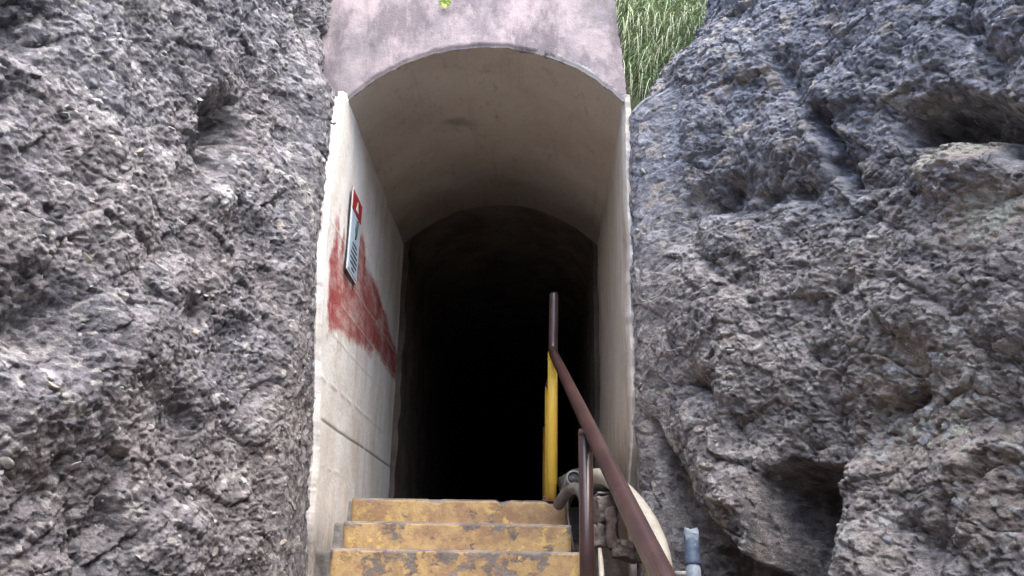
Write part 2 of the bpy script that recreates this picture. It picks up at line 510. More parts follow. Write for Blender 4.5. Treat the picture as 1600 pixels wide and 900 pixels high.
# ------------------------------------------------------------------ rock faces
def rock_face(name, path, fine, sgn, zlo, zhi, shape, colour, seed, clampx, amp, step=0.0046):
    """path: plan points (x, y); fine: (s0, s1) arc length interval given fine sampling.
    sgn: +1 the free side is to the right of the travel direction towards the camera"""
    pl = catmull(path, 40)
    seg = np.r_[0, np.cumsum(np.linalg.norm(np.diff(pl, axis=0), axis=1))]
    L = seg[-1]
    u = np.concatenate([np.arange(0, fine[0], 0.05), np.arange(fine[0], fine[1], step), np.arange(fine[1], L, 0.05), [L]])
    v = np.concatenate([np.arange(-0.2, zlo, 0.06), np.arange(zlo, zhi, step), np.arange(zhi, zhi + 0.7, 0.05)])
    tops = np.array([0.15, 0.4, 0.8, 1.5, 3, 6, 12, 30])
    px = np.interp(u, seg, pl[:, 0]); py = np.interp(u, seg, pl[:, 1])
    su = np.arange(0, L, 0.035)
    sx = np.interp(su, seg, pl[:, 0]); sy = np.interp(su, seg, pl[:, 1])
    tx = np.interp(u, su, np.gradient(sx)); ty = np.interp(u, su, np.gradient(sy))
    ln = np.hypot(tx, ty)
    nx, ny = -ty / ln * sgn, tx / ln * sgn                 # towards the free side
    nu, nv = len(u), len(v)
    U = np.repeat(u[:, None], nv, 1); Vv = np.repeat(v[None], nu, 0)
    P = np.stack([np.repeat(px[:, None], nv, 1), np.repeat(py[:, None], nv, 1), Vv], -1).reshape(-1, 3)
    N = np.stack([np.repeat(nx[:, None], nv, 1), np.repeat(ny[:, None], nv, 1), np.zeros((nu, nv))], -1).reshape(-1, 3)
    calm = 1 - 0.8 * sstep(3.50, 3.85, P[:, 1]) * sstep(EYE + 2.35, EYE + 2.15, P[:, 2])
    P = P + N * (calm * shape(P, U.ravel(), Vv.ravel()))[:, None]
    # large lumps
    q = P + 0.10 * np.stack([perlin(P * 4, seed + 31), perlin(P * 4, seed + 32), perlin(P * 4, seed + 33)], 1)
    d = 0.12 * fbm(P * 1.6, 3, seed) + 0.035 * amp * fbm(q * 6, 3, seed + 2)
    q2 = P + 0.022 * np.stack([perlin(P * 22, seed + 41), perlin(P * 22, seed + 42), perlin(P * 22, seed + 43)], 1)
    aniso = np.array([1, 1, 1.35])
    r1, t1, e1, k1 = chips(q * aniso / 0.17, seed + 3)
    r2, t2, e2, k2 = chips(q2 * aniso / 0.062, seed + 4)
    r3, t3, e3, k3 = chips(q2 * aniso / 0.022, seed + 6)
    d += amp * (0.026 * (r1 - .5) + 0.032 * t1 - 0.008 * (1 - sstep(0, 0.16, e1)))
    d += amp * (0.011 * (r2 - .5) + 0.013 * t2 - 0.004 * (1 - sstep(0, 0.2, e2)))
    d += (0.45 + 0.55 * amp) * (0.0085 * (r3 - .5) + 0.010 * t3)
    d += 0.005 * perlin(P * 90, seed + 9)
    pit = perlin(q * 9, seed + 51)
    d -= 0.03 * sstep(0.42, 0.62, pit)                     # small hollows
    P = P + N * (d * (0.25 + 0.75 * calm))[:, None]
    P[:, 2] += 0.006 * t1 + 0.004 * t2
    near = P[:, 1] > clampx[1]
    lim = clampx[0](P[:, 2], P[:, 1])
    rag = 0.004 + 0.022 * np.abs(fbm(P * 14, 3, seed + 13)) + 0.5 * (0.011 * (1 - r2) + 0.02 * (1 - r1))
    fr = 3.42 if clampx[2] < 0 else 3.68
    wgt = sstep(fr, fr + 0.27, P[:, 1]) * sstep(EYE + 2.38, EYE + 2.22, P[:, 2]) * clampx[3](P)
    if clampx[2] < 0:
        P[:, 0] = P[:, 0] + wgt * (np.maximum(P[:, 0], lim - rag) - P[:, 0])
        P[:, 0] = np.where(near, np.minimum(P[:, 0], lim), P[:, 0])
    else:
        P[:, 0] = P[:, 0] + wgt * (np.minimum(P[:, 0], lim + rag) - P[:, 0])
        P[:, 0] = np.where(near, np.maximum(P[:, 0], lim), P[:, 0])
    rgb = np.minimum(colour(P, r1, r2, r3, k2, k3, pit, seed) * (np.array([1.92, 1.94, 1.99]) if sgn > 0 else np.array([2.42, 2.40, 2.43])), 0.62)
    Pg = P.reshape(nu, nv, 3)
    N2 = N.reshape(nu, nv, 3)
    top = Pg[:, -1:, :]
    extra = np.concatenate([top - N2[:, -1:, :] * t + np.array([0, 0, 0.35 * t + 0.12 * math.sin(t * 3)]) for t in tops], 1)
    Pall = np.concatenate([Pg, extra], 1)
    C = rgb.reshape(nu, nv, 3)
    Call = np.concatenate([C, np.repeat(C[:, -1:, :], len(tops), 1)], 1)
    me = grid_mesh(name, Pall, flip=sgn < 0)
    cattr(me, 'tint', Call.reshape(-1, 3))
    o = link(name, me, M_rockL)
    iu = np.where((u > fine[0]) & (u < fine[1]))[0]
    iv = np.where((v > zlo) & (v < zhi))[0]
    return o, Pg, N2, iu, iv


def gauss(P, c, r, ax=(1, 1, 1)):
    d = (P - np.array(c)) * np.array(ax)
    return np.exp(-(d * d).sum(1) / (r * r))


def lerp(a, b, t):
    return np.asarray(a) * (1 - t[:, None]) + np.asarray(b) * t[:, None]


def seg_dist(P, a, b):
    a, b = np.array(a), np.array(b)
    t = np.clip(((P - a) @ (b - a)) / ((b - a) @ (b - a)), 0, 1)
    return np.linalg.norm(P - (a + t[:, None] * (b - a)), axis=1)


def hit(path, px, py, _c={}):
    """point of the vertical surface over a plan path seen in the direction of a pixel"""
    key = id(path)
    if key not in _c: _c[key] = catmull(path, 30)
    pl = _c[key]
    d = M3 @ Vector((px - 800, 450 - py, -F))
    sd = pl[:, 0] * d.y - pl[:, 1] * d.x
    for i in range(len(pl) - 1):
        if sd[i] * sd[i + 1] <= 0 and 0.5 < pl[i, 1] < 4.4:
            t = sd[i] / (sd[i] - sd[i + 1] + 1e-12)
            y = pl[i, 1] + t * (pl[i + 1, 1] - pl[i, 1])
            return at(px, py, y)
    return at(px, py, 3.9)


# --- left
pathL = [(-1.03, 4.30), (-0.975, 3.92), (-1.02, 3.55), (-1.16, 3.18), (-1.36, 2.80), (-1.58, 2.42), (-1.86, 1.9), (-2.1, 1.0), (-2.25, -0.5), (-2.5, -3.0)]
holesL = [(hit(pathL, 385, 190), 0.085, 0.20), (hit(pathL, 350, 238), 0.055, 0.13), (hit(pathL, 75, 505), 0.12, 0.13), (hit(pathL, 55, 20), 0.10, 0.12),
          (hit(pathL, 320, 490), 0.06, 0.06), (hit(pathL, 15, 150), 0.07, 0.08), (hit(pathL, 285, 640), 0.06, 0.06), (hit(pathL, 520, 40), 0.10, 0.10),
          (hit(pathL, 150, 830), 0.08, 0.07)]
bumpsL = [(hit(pathL, 360, 320), 0.10, 0.05), (hit(pathL, 200, 560), 0.25, 0.07), (hit(pathL, 60, 650), 0.16, 0.06), (hit(pathL, 160, 300), 0.2, 0.05)]


def shapeL(P, U, V):
    z = V - EYE
    d = -0.055 * np.clip(z - 0.4, -0.3, 3.2)
    Pw = P + 0.05 * np.stack([perlin(P * 11, 501), perlin(P * 11, 502), perlin(P * 11, 503)], 1) + 0.02 * np.stack([perlin(P * 30, 504), perlin(P * 30, 505), perlin(P * 30, 506)], 1)
    for c, r, a in holesL: d -= 1.2 * a * gauss(Pw, c, r * 1.05)
    for c, r, a in bumpsL: d += a * gauss(P, c, r)
    # a vertical fold close to the portal
    d -= 0.06 * np.exp(-((P[:, 1] - 3.70) / 0.05) ** 2) * sstep(1.0, 2.2, z)
    return d


def colourL(P, r1, r2, r3, k2, k3, pit, seed):
    n1 = fbm(P * 1.7, 4, seed + 60); n2 = fbm(P * 5, 4, seed + 61); n3 = fbm(P * 2.6, 3, seed + 62)
    c = lerp((0.135, 0.132, 0.142), (0.175, 0.16, 0.155), sstep(-0.5, 0.6, n1))
    c = lerp(c, (0.19, 0.185, 0.15), 0.6 * sstep(0.1, 0.7, n3) * sstep(1.0, 2.2, P[:, 2] - EYE))
    c = lerp(c, (0.09, 0.09, 0.10), 0.75 * sstep(0.05, 0.7, n2))
    c *= (0.68 + 0.64 * r2[:, None]) * (0.72 + 0.56 * r3[:, None])
    c = lerp(c, (0.27, 0.26, 0.25), 0.75 * (k2 > 0.90))
    c = lerp(c, (0.34, 0.325, 0.30), 0.75 * (k3 > 0.93))
    c = lerp(c, (0.05, 0.05, 0.055), 0.7 * (k3 < 0.10))
    pale = gauss(P, hit(pathL, 362, 305), 0.055, (1, 1, .8))
    c = lerp(c, (0.46, 0.44, 0.40), 0.8 * sstep(0.35, 0.7, pale + 0.3 * n2))
    tan = gauss(P, hit(pathL, 445, 347), 0.045)
    c = lerp(c, (0.42, 0.34, 0.25), 0.8 * sstep(0.35, 0.7, tan))
    return c


def limL(z, y): return XL - 0.012 - 0.03 * sstep(EYE + 2.2, EYE + 2.5, z)


rockL = rock_face('rock_face_left', pathL, (0.28, 2.75), 1, EYE - 0.25, EYE + 3.05, shapeL, colourL, 100, (limL, 3.58, -1, lambda P: 1.0), 0.55)
tag(rockL[0], 'rough grey volcanic rock face left of the tunnel mouth', kind='structure')

# --- right
pathR = [(0.80, 5.0), (0.56, 4.50), (0.425, 4.00), (0.60, 3.70), (0.93, 3.40), (1.22, 3.02), (1.46, 2.62), (1.72, 2.1), (1.98, 1.2), (2.15, -0.5), (1.9, -2.0), (0.8, -3.2), (-1.0, -3.9), (-3.2, -4.2)]  # tail behind the camera is unseen, added to block low sky
fold_a, fold_b, fold_c = hit(pathR, 985, 640), hit(pathR, 1110, 790), hit(pathR, 1245, 905)
cave_t = hit(pathR, 1300, 760)


def shapeR(P, U, V):
    z = V - EYE
    d = np.zeros(len(P))
    # upper left shoulder leans away from the lintel
    d -= 0.42 * sstep(2.25, 3.0, z) * sstep(2.9, 3.9, P[:, 1])
    d -= 0.05 * np.clip(z - 1.2, 0, 2)
    d += 0.10 * np.exp(-((z - 1.0) / 0.8) ** 2) * sstep(1.1, 0.6, P[:, 0])
    # overhang: below a slanting line the face steps back
    zl = np.interp(P[:, 0], [0.45, fold_b.x, fold_c.x, 1.3, 2.0], [fold_a.z + 0.03, fold_b.z, fold_c.z - 0.05, EYE - 0.25, EYE - 0.6])
    zl = zl + 0.05 * perlin(P * 7, 77)
    below = sstep(0.035, -0.035, P[:, 2] - zl)
    d -= 0.42 * below * sstep(0.43, 0.56, P[:, 0])
    d += 0.15 * np.exp(-((P[:, 2] - zl - 0.14) / 0.2) ** 2) * (1 - below) * sstep(0.5, 0.75, P[:, 0])
    # cave with a hard right hand lip
    p0, p1 = hit(pathR, 1295, 745), hit(pathR, 1345, 905)
    lipx = np.interp(P[:, 2], [p1.z, p0.z + 0.02], [p1.x, p0.x + 0.055])
    cav = sstep(0.02, -0.02, P[:, 0] - lipx) * sstep(-0.24, -0.12, P[:, 0] - lipx) * sstep(p0.z + 0.03 + 0.03, p0.z - 0.05, P[:, 2] + 0.05 * perlin(P * 9, 5))
    d -= 0.46 * cav
    d += 0.11 * sstep(-0.01, 0.05, P[:, 0] - lipx) * np.exp(-((P[:, 0] - lipx) / 0.3) ** 2) * sstep(p0.z + 0.12, p0.z - 0.05, P[:, 2])
    # deep horizontal undercut at the right
    Pw = P + 0.05 * np.stack([perlin(P * 11, 501), perlin(P * 11, 502), perlin(P * 11, 503)], 1) + 0.02 * np.stack([perlin(P * 30, 504), perlin(P * 30, 505), perlin(P * 30, 506)], 1)
    for a, b, r, dep in ((hit(pathR, 1440, 195), hit(pathR, 1640, 200), 0.075, 0.32), (hit(pathR, 1285, 180), hit(pathR, 1335, 290), 0.032, 0.12),
                         (hit(pathR, 1080, 330), hit(pathR, 1130, 300), 0.065, 0.22), (hit(pathR, 1265, 300), hit(pathR, 1160, 310), 0.04, 0.05),
                         (hit(pathR, 1020, 330), hit(pathR, 1180, 460), 0.05, 0.06), (hit(pathR, 1095, 610), hit(pathR, 1130, 615), 0.05, 0.09),
                         (hit(pathR, 1440, 620), hit(pathR, 1390, 650), 0.045, 0.07), (hit(pathR, 1560, 720), hit(pathR, 1500, 880), 0.04, 0.05),
                         (hit(pathR, 1210, 90), hit(pathR, 1240, 160), 0.05, 0.06),
                         (hit(pathR, 1480, 40), hit(pathR, 1560, 110), 0.06, 0.07)):
        d -= dep * np.exp(-(seg_dist(Pw, a, b) / r) ** 2)
    # rounded boulder below the undercut, ledge, big bulge
    d += 0.13 * gauss(P, hit(pathR, 1520, 260), 0.20, (1, 1, 1.5)) + 0.10 * gauss(P, hit(pathR, 1400, 480), 0.40)
    d += 0.10 * gauss(P, hit(pathR, 1180, 560), 0.25) + 0.07 * gauss(P, hit(pathR, 1200, 230), 0.14) + 0.08 * gauss(P, hit(pathR, 1540, 820), 0.2)
    return d


def colourR(P, r1, r2, r3, k2, k3, pit, seed):
    n1 = fbm(P * 1.7, 4, seed + 60); n2 = fbm(P * 5, 4, seed + 61); n3 = fbm(P * 2.2, 3, seed + 62)
    z = P[:, 2] - EYE
    c = lerp((0.150, 0.138, 0.130), (0.185, 0.170, 0.155), sstep(-0.5, 0.6, n1))
    c = lerp(c, (0.125, 0.135, 0.155), 0.75 * sstep(1.1, 1.9, z + 0.5 * n3))
    c = lerp(c, (0.08, 0.078, 0.080), 0.8 * sstep(0.1, 0.7, n2))
    c *= (0.68 + 0.64 * r2[:, None]) * (0.74 + 0.52 * r3[:, None])
    c = lerp(c, (0.24, 0.215, 0.185), 0.7 * (k2 > 0.90))
    c = lerp(c, (0.30, 0.28, 0.25), 0.7 * (k3 > 0.94))
    c = lerp(c, (0.05, 0.048, 0.05), 0.7 * (k3 < 0.09))
    tan = np.maximum(gauss(P, hit(pathR, 1500, 235), 0.16, (1, 1, 1.8)), gauss(P, hit(pathR, 1560, 340), 0.17, (1, 1, 1.4)))
    c = lerp(c, (0.33, 0.275, 0.22), 0.75 * sstep(0.25, 0.75, tan + 0.35 * n2))
    low = np.maximum(gauss(P, hit(pathR, 1450, 640), 0.3), gauss(P, hit(pathR, 1580, 760), 0.22))
    c = lerp(c, c * np.array([1.45, 1.36, 1.22]), sstep(0.2, 0.8, low + 0.3 * n2))
    c = lerp(c, (0.22, 0.235, 0.26), 0.7 * sstep(0.3, 0.8, gauss(P, hit(pathR, 1325, 275), 0.06) + 0.2 * n2))
    return c


def limR(z, y): return XR + 0.008 + 0.10 * sstep(EYE + 2.2, EYE + 2.45, z) + 0.03 * sstep(EYE + 0.75, EYE + 0.6, z)


rockR = rock_face('rock_face_right', pathR, (0.78, 3.30), -1, EYE - 0.25, EYE + 3.05, shapeR, colourR, 300, (limR, 3.75, 1, lambda P: sstep(EYE + 0.70, EYE + 0.85, P[:, 2]) * sstep(4.15, 4.05, P[:, 1])), 0.68)
tag(rockR[0], 'overhanging brown and blue grey rock face right of the tunnel mouth, with an unseen tail added to block low sky', kind='structure')


# the path direction leads towards the camera, so on the right the free side is the other one
def clast_meshes():
    out = []
    for s in range(9):
        bm = bmesh.new()
        r = np.random.default_rng(50 + s)
        p = r.normal(size=(15, 3)); p /= np.linalg.norm(p, axis=1)[:, None]
        p *= r.uniform(0.75, 1.1, (15, 1)) * np.array([1.0, r.uniform(0.6, 0.9), r.uniform(0.45, 0.7)])
        vs = [bm.verts.new(a) for a in p]
        bmesh.ops.convex_hull(bm, input=vs)
        for vv in [x for x in bm.verts if not x.link_faces]: bm.verts.remove(vv)
        bmesh.ops.bevel(bm, geom=bm.edges[:], offset=0.06, segments=1, affect='EDGES') if s % 3 == 0 else None
        me = bpy.data.meshes.new('stone')
        bm.to_mesh(me); bm.free()
        out.append(me)
    return out


STONES = [[] for _ in range(4)]
base_st = clast_meshes()
for j in range(4):
    for me in base_st:
        m2 = me.copy(); m2.materials.append(M_clast[j]); STONES[j].append(m2)


def embed(face, n, seed, wts, smin=0.010, smax=0.030):
    o, P, N, iu, iv = face
    r = random.Random(seed)
    for _ in range(n):
        a, b = r.choice(list(iu)), r.choice(list(iv))
        if P[a, b, 1] > 3.85 and P[a, b, 2] < EYE + 3: continue
        p = Vector(P[a, b]); nn = Vector(N[a, b])
        s = smin + (smax - smin) * r.random() ** 2.0
        j = r.choices(range(4), wts)[0]
        c = bpy.data.objects.new('stone', r.choice(STONES[j]))
        COL.objects.link(c)
        c.parent = o
        c.location = p - nn * s * 0.15
        c.rotation_euler = (r.uniform(-.5, .5), r.uniform(-0.9, 0.9), r.uniform(0, 6.3))
        c.scale = (s, s * r.uniform(.7, 1), s * r.uniform(.7, 1.1))


embed(rockL, 300, 1, (3, 2, 5, 2), 0.009, 0.034)
embed(rockR, 300, 2, (2, 3.5, 5, 2), 0.009, 0.034)

# ------------------------------------------------------------------ tunnel mouth
tun = empty('concrete_tunnel', (XM, YF, ZFLOOR))
tag(tun, 'arched concrete tunnel mouth with whitewashed walls and pink weathered lintel', 'tunnel')

zb = EYE - 0.35


def poly_in(px, py, poly):
    inside = np.zeros(len(px), bool)
    n = len(poly)
    for i in range(n):
        x1, y1 = poly[i]; x2, y2 = poly[(i + 1) % n]
        cnd = ((y1 > py) != (y2 > py)) & (px < (x2 - x1) * (py - y1) / (y2 - y1 + 1e-12) + x1)
        inside ^= cnd
    return inside


def poly_dist(px, py, poly):
    d = np.full(len(px), 9e9)
    n = len(poly)
    for i in range(n):
        a = np.array(poly[i]); b = np.array(poly[(i + 1) % n])
        t = np.clip(((px - a[0]) * (b - a)[0] + (py - a[1]) * (b - a)[1]) / ((b - a) @ (b - a)), 0, 1)
        d = np.minimum(d, np.hypot(px - a[0] - t * (b - a)[0], py - a[1] - t * (b - a)[1]))
    return d


def wall_mesh(name, x, sgn, frontY, dz, dy, ztop=ZS + 0.03):
    """wall slab: inner face grid, ragged front edge that returns 0.14 m outwards"""
    zs = np.arange(zb, ztop + dz / 2, dz); zs[-1] = ztop
    t = np.r_[np.linspace(0, 1, int((YR - YF) / dy))]
    Z = np.repeat(zs[None], len(t), 0)
    yf = frontY(zs)
    Y = yf[None] + (YR - yf[None]) * t[:, None]
    P = np.stack([np.full(Z.shape, x), Y, Z], -1)
    return P


# left wall: leans out a little towards the top, seams of the form boards run along it
def frontL(z):
    q = np.stack([z * 0, z * 0, z], 1)
    return (np.interp(z - EYE, [-0.4, 0.2, 0.6, 0.9, 1.35, 2.2, 2.3], [3.93, 3.93, 3.89, 3.80, 3.68, 3.72, 3.86])
            + 0.03 * fbm(q * 5, 3, 5) + 0.016 * (chips(q / 0.10, 8)[0] - 0.5) * sstep(-0.2, 0.3, perlin(q * 4, 7)) + 0.006 * perlin(q * 70, 9))


P = wall_mesh('wall', XL, 1, frontL, 0.0065, 0.011)
sh = P.shape[:2]
Pf = P.reshape(-1, 3)
zr = Pf[:, 2] - EYE
yy = Pf[:, 1]
seam = np.zeros(len(Pf)); tone = np.zeros(len(Pf)); dx = np.zeros(len(Pf))
for z0, wd, tn, hgt, y0, y1 in ((0.892, 0.010, 0.9, 0.006, 3.7, 5.6), (0.712, 0.006, 0.0, -0.006, 3.86, 6), (0.520, 0.007, 0.85, 0.004, 3.9, 4.5),
                                (1.12, 0.006, 0.8, 0.004, 3.9, 5.4), (1.30, 0.006, 0.8, 0.004, 4.1, 6), (1.455, 0.006, 0.8, 0.004, 3.8, 6),
                                (1.60, 0.006, 0.8, 0.004, 3.7, 4.4), (1.78, 0.005, 0.9, 0.003, 4.0, 5.2)):
    zz = z0 + 0.027 * (yy - 3.9) + 0.004 * perlin(Pf * 5, 3)
    g = np.exp(-((zr - zz) / wd) ** 2) * sstep(y0, y0 + 0.1, yy) * sstep(y1, y1 - 0.2, yy)
    brk = sstep(-0.35, 0.05, perlin(np.stack([yy * 9, yy * 0, yy * 0 + z0 * 31], 1), 6))
    if tn == 0: brk = sstep(-0.5, -0.2, perlin(np.stack([yy * 9, yy * 0, yy * 0 + z0 * 31], 1), 6))
    g = g * brk
    seam = np.maximum(seam, g * (0.9 if tn == 0 else 0.6)); tone = np.where(g > 0.05, tn, tone)
    dx += 0.45 * hgt * g
dx += 0.006 * fbm(Pf * 3, 4, 21) - 0.02 * sstep(0.05, 0.0, yy - np.repeat(frontL(P[0, :, 2])[None], sh[0], 0).ravel()) ** 2
Pf[:, 0] += dx
paint_poly = [(3.98, 1.50), (4.03, 1.70), (4.12, 1.50), (4.28, 1.47), (4.38, 1.78), (4.47, 1.84), (4.62, 1.74), (5.0, 1.70), (5.5, 1.60), (5.85, 1.50),
              (5.85, 1.32), (5.3, 1.33), (5.0, 1.30), (4.7, 1.25), (4.45, 1.22), (4.2, 1.19), (3.90, 1.10), (3.84, 1.25), (3.82, 1.42), (3.84, 1.66), (3.92, 1.72)]
ins = poly_in(yy, zr, paint_poly)
pdist = poly_dist(yy, zr, paint_poly)
paint = np.clip(0.5 + np.where(ins, 1, -1) * pdist / 0.16, 0, 1)
soil = sstep(0.42, 0.10, zr + 0.06 * fbm(Pf * 4, 3, 4)) * 0.9
me = grid_mesh('wall', Pf.reshape(*sh, 3), flip=True)
fattr(me, 'paint', paint); fattr(me, 'soil', soil); fattr(me, 'seam', seam); fattr(me, 'seamtone', tone)
wl = link('wall', me, M_wall, tun)
tag(wl, 'whitewashed wall with a red paint patch')
# ragged end face of the left wall
ez = P[0, :, 2]
ey = Pf.reshape(*sh, 3)[0, :, 1]; ex = Pf.reshape(*sh, 3)[0, :, 0]
tt = np.array([0, 0.004, 0.009, 0.016, 0.026])
E_ = np.stack([ex[None] - tt[:, None], ey[None] + 0.10 * tt[:, None] + 0.003 * perlin(np.stack([tt[:, None] * 30 + 0 * ez, 0 * tt[:, None] + ez * 40, 0 * tt[:, None] * ez], -1).reshape(-1, 3), 4).reshape(len(tt), -1), np.repeat(ez[None], len(tt), 0)], -1)
me = grid_mesh('wall_end', E_, flip=False)
for a in ('paint', 'soil', 'seam', 'seamtone'): fattr(me, a, np.zeros(E_.shape[0] * E_.shape[1]))
link('wall_end', me, M_wall, wl)


# right wall
def frontR(z):
    q = np.stack([z * 0 + 3, z * 0, z], 1)
    return (np.interp(z - EYE, [-0.4, 0.45, 0.62, 0.8, 2.3], [4.15, 4.10, 3.95, 3.90, 3.90])
            + 0.04 * fbm(q * 5, 3, 15) + 0.028 * (chips(q / 0.075, 18)[0] - 0.5) * sstep(-0.2, 0.3, perlin(q * 4, 6)) + 0.010 * perlin(q * 70, 19))


P = wall_mesh('wall', XR, -1, frontR, 0.012, 0.02)
sh = P.shape[:2]
Pf = P.reshape(-1, 3)
f0 = np.repeat(frontR(P[0, :, 2])[None], sh[0], 0).ravel()
Pf[:, 0] += 0.010 * fbm(Pf * 3, 4, 25) + 0.015 * sstep(0.06, 0, Pf[:, 1] - f0)
me = grid_mesh('wall', Pf.reshape(*sh, 3))
fattr(me, 'soil', sstep(0.75, 0.5, Pf[:, 2] - EYE + 0.1 * fbm(Pf * 5, 3, 4)))
fattr(me, 'edge', sstep(0.05, 0.0, Pf[:, 1] - f0 + 0.02 * perlin(Pf * 30, 5)))
wr = link('wall', me, M_rwall, tun)
tag(wr, 'cream wall with brown vertical streaks')
G3 = Pf.reshape(*sh, 3)
ex, ey, ez = G3[0, :, 0], G3[0, :, 1], G3[0, :, 2]
E_ = np.stack([ex[None] + tt[:, None], ey[None] + 0.12 * tt[:, None] + 0.003 * perlin(np.stack([tt[:, None] * 30 + 0 * ez, 0 * tt[:, None] + ez * 40, 0 * tt[:, None] * ez], -1).reshape(-1, 3), 4).reshape(len(tt), -1), np.repeat(ez[None], len(tt), 0)], -1)
me = grid_mesh('wall_end', E_, flip=True)
fattr(me, 'soil', np.zeros(E_.shape[0] * E_.shape[1])); fattr(me, 'edge', np.clip(0.45 + 1.2 * fbm(E_.reshape(-1, 3) * 9, 3, 14), 0, 0.9))
link('wall_end', me, M_rwall, wr)

# vault
xs = np.linspace(XL - 0.03, XR + 0.03, 90)
ys = np.linspace(YF, YR, 70)
X, Y = np.meshgrid(xs, ys, indexing='ij')
P = np.stack([X, Y, arch_z(X)], -1).reshape(-1, 3)
edge_n = 0.012 * perlin(P * np.array([25, 0, 0]) + 0.3, 41) + 0.006 * perlin(P * np.array([70, 0, 0]) + 0.7, 42)
P[:, 1] += np.where(P[:, 1] < YF + 1e-6, edge_n, 0)
P[:, 2] += 0.008 * fbm(P * 3, 4, 33)
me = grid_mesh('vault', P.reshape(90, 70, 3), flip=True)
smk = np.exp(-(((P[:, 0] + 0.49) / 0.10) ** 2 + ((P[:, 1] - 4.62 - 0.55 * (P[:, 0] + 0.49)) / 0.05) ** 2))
grime_shade = 0.55 * sstep(0.15, 0.8, smk + 0.35 * fbm(P * 12, 3, 3)) * (smk > 0.02) + 0.72 * sstep(4.9, 5.75, P[:, 1] + 0.25 * fbm(P * 2.5, 4, 9))  # stain smudge, then grime with the vault's fade to dark painted in
fattr(me, 'grime_shade', np.clip(grime_shade, 0, 1))
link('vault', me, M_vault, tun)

# lintel: front face above the arch, ragged lower edge, curls into the vault
nx_, nz_ = 150, 90
ZT = EYE + 3.45
xl_, xr_ = XL - 0.16, XR + 0.02
xs = np.linspace(xl_, xr_, nx_)
zarch = np.where((xs > XL) & (xs < XR), arch_z(np.clip(xs, XL, XR)), ZS)
q = np.stack([xs, xs * 0, xs * 0], 1)
zlow = zarch + 0.012 * fbm(q * 14, 3, 51) + 0.005 * perlin(q * 60, 52)
T = np.linspace(0, 1, nz_) ** 1.25
Z = zlow[:, None] + (ZT - zlow[:, None]) * T[None]
Y = np.full(Z.shape, YF - 0.012)
P = np.stack([np.repeat(xs[:, None], nz_, 1), Y, Z], -1).reshape(-1, 3)
hz = P[:, 2] - np.repeat(zlow[:, None], nz_, 1).ravel()
P[:, 1] += 0.007 * fbm(P * 5, 5, 53) + 0.012 * sstep(0.03, 0, hz) ** 2
ragR = XR + 0.02 - 0.045 * sstep(2.3, 2.9, P[:, 2] - EYE) + 0.015 * fbm(P * np.array([0, 0, 14]), 3, 56)
P[:, 0] = np.minimum(P[:, 0], ragR)
me = grid_mesh('lintel', P.reshape(nx_, nz_, 3))
fattr(me, 'edge', np.maximum(sstep(0.06, 0.0, hz) * sstep(XM - 0.1, XM + 0.45, P[:, 0]), 0.55 * sstep(0.03, 0, hz)))
fattr(me, 'moss', sstep(XR - 0.3, XR - 0.05, P[:, 0]) * sstep(2.5, 2.8, P[:, 2] - EYE) * 0.7)
ln = link('lintel', me, M_lintel, tun)
# lintel underside edge and right flank
G3 = P.reshape(nx_, nz_, 3)
lo = G3[:, 0, :]
vz = np.where((lo[:, 0] > XL) & (lo[:, 0] < XR), arch_z(np.clip(lo[:, 0], XL, XR)), ZS)
E_ = np.stack([lo, np.stack([lo[:, 0], lo[:, 1] + 0.02, 0.5 * lo[:, 2] + 0.5 * vz + 0.002], 1), np.stack([lo[:, 0], lo[:, 1] * 0 + YF + 0.06, vz + 0.014], 1)], 1)
me = grid_mesh('arch_edge', E_, flip=True)
fattr(me, 'edge', np.full(E_.shape[0] * 3, 0.75)); fattr(me, 'moss', np.zeros(E_.shape[0] * 3))
link('arch_edge', me, M_lintel, ln)
rt = G3[-1]
E_ = np.stack([rt + np.array([0, d_, 0]) for d_ in (0, 0.05, 0.2, 0.6)], 0)
me = grid_mesh('lintel_side', E_)
fattr(me, 'edge', np.zeros(nz_ * 4)); fattr(me, 'moss', np.full(nz_ * 4, 0.4))
link('lintel_side', me, M_lintel, ln)

# inner tunnel: narrower dark bore behind the rendered lining
XI0, XI1 = XL + 0.03, XR - 0.025
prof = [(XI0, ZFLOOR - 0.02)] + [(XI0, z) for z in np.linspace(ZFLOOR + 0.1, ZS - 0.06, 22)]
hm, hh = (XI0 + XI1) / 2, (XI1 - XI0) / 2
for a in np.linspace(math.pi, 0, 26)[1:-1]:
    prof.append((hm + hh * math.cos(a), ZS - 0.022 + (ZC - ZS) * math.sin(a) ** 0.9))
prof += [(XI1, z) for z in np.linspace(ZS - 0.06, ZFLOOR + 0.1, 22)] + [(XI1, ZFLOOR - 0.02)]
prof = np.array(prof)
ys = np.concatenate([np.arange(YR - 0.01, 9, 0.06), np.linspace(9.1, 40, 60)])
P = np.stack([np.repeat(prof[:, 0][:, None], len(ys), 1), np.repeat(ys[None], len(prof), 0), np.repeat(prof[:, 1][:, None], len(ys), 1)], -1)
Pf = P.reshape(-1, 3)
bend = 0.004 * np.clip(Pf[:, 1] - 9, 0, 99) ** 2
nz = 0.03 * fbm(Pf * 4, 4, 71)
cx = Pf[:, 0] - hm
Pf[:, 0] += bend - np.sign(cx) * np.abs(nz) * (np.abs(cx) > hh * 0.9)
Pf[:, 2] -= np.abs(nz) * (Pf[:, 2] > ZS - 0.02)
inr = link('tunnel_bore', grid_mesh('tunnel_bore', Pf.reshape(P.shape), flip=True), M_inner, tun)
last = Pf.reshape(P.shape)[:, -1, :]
link('end_wall', py_mesh('end_wall', last, [tuple(range(len(last)))]), M_inner, inr, smooth=False)
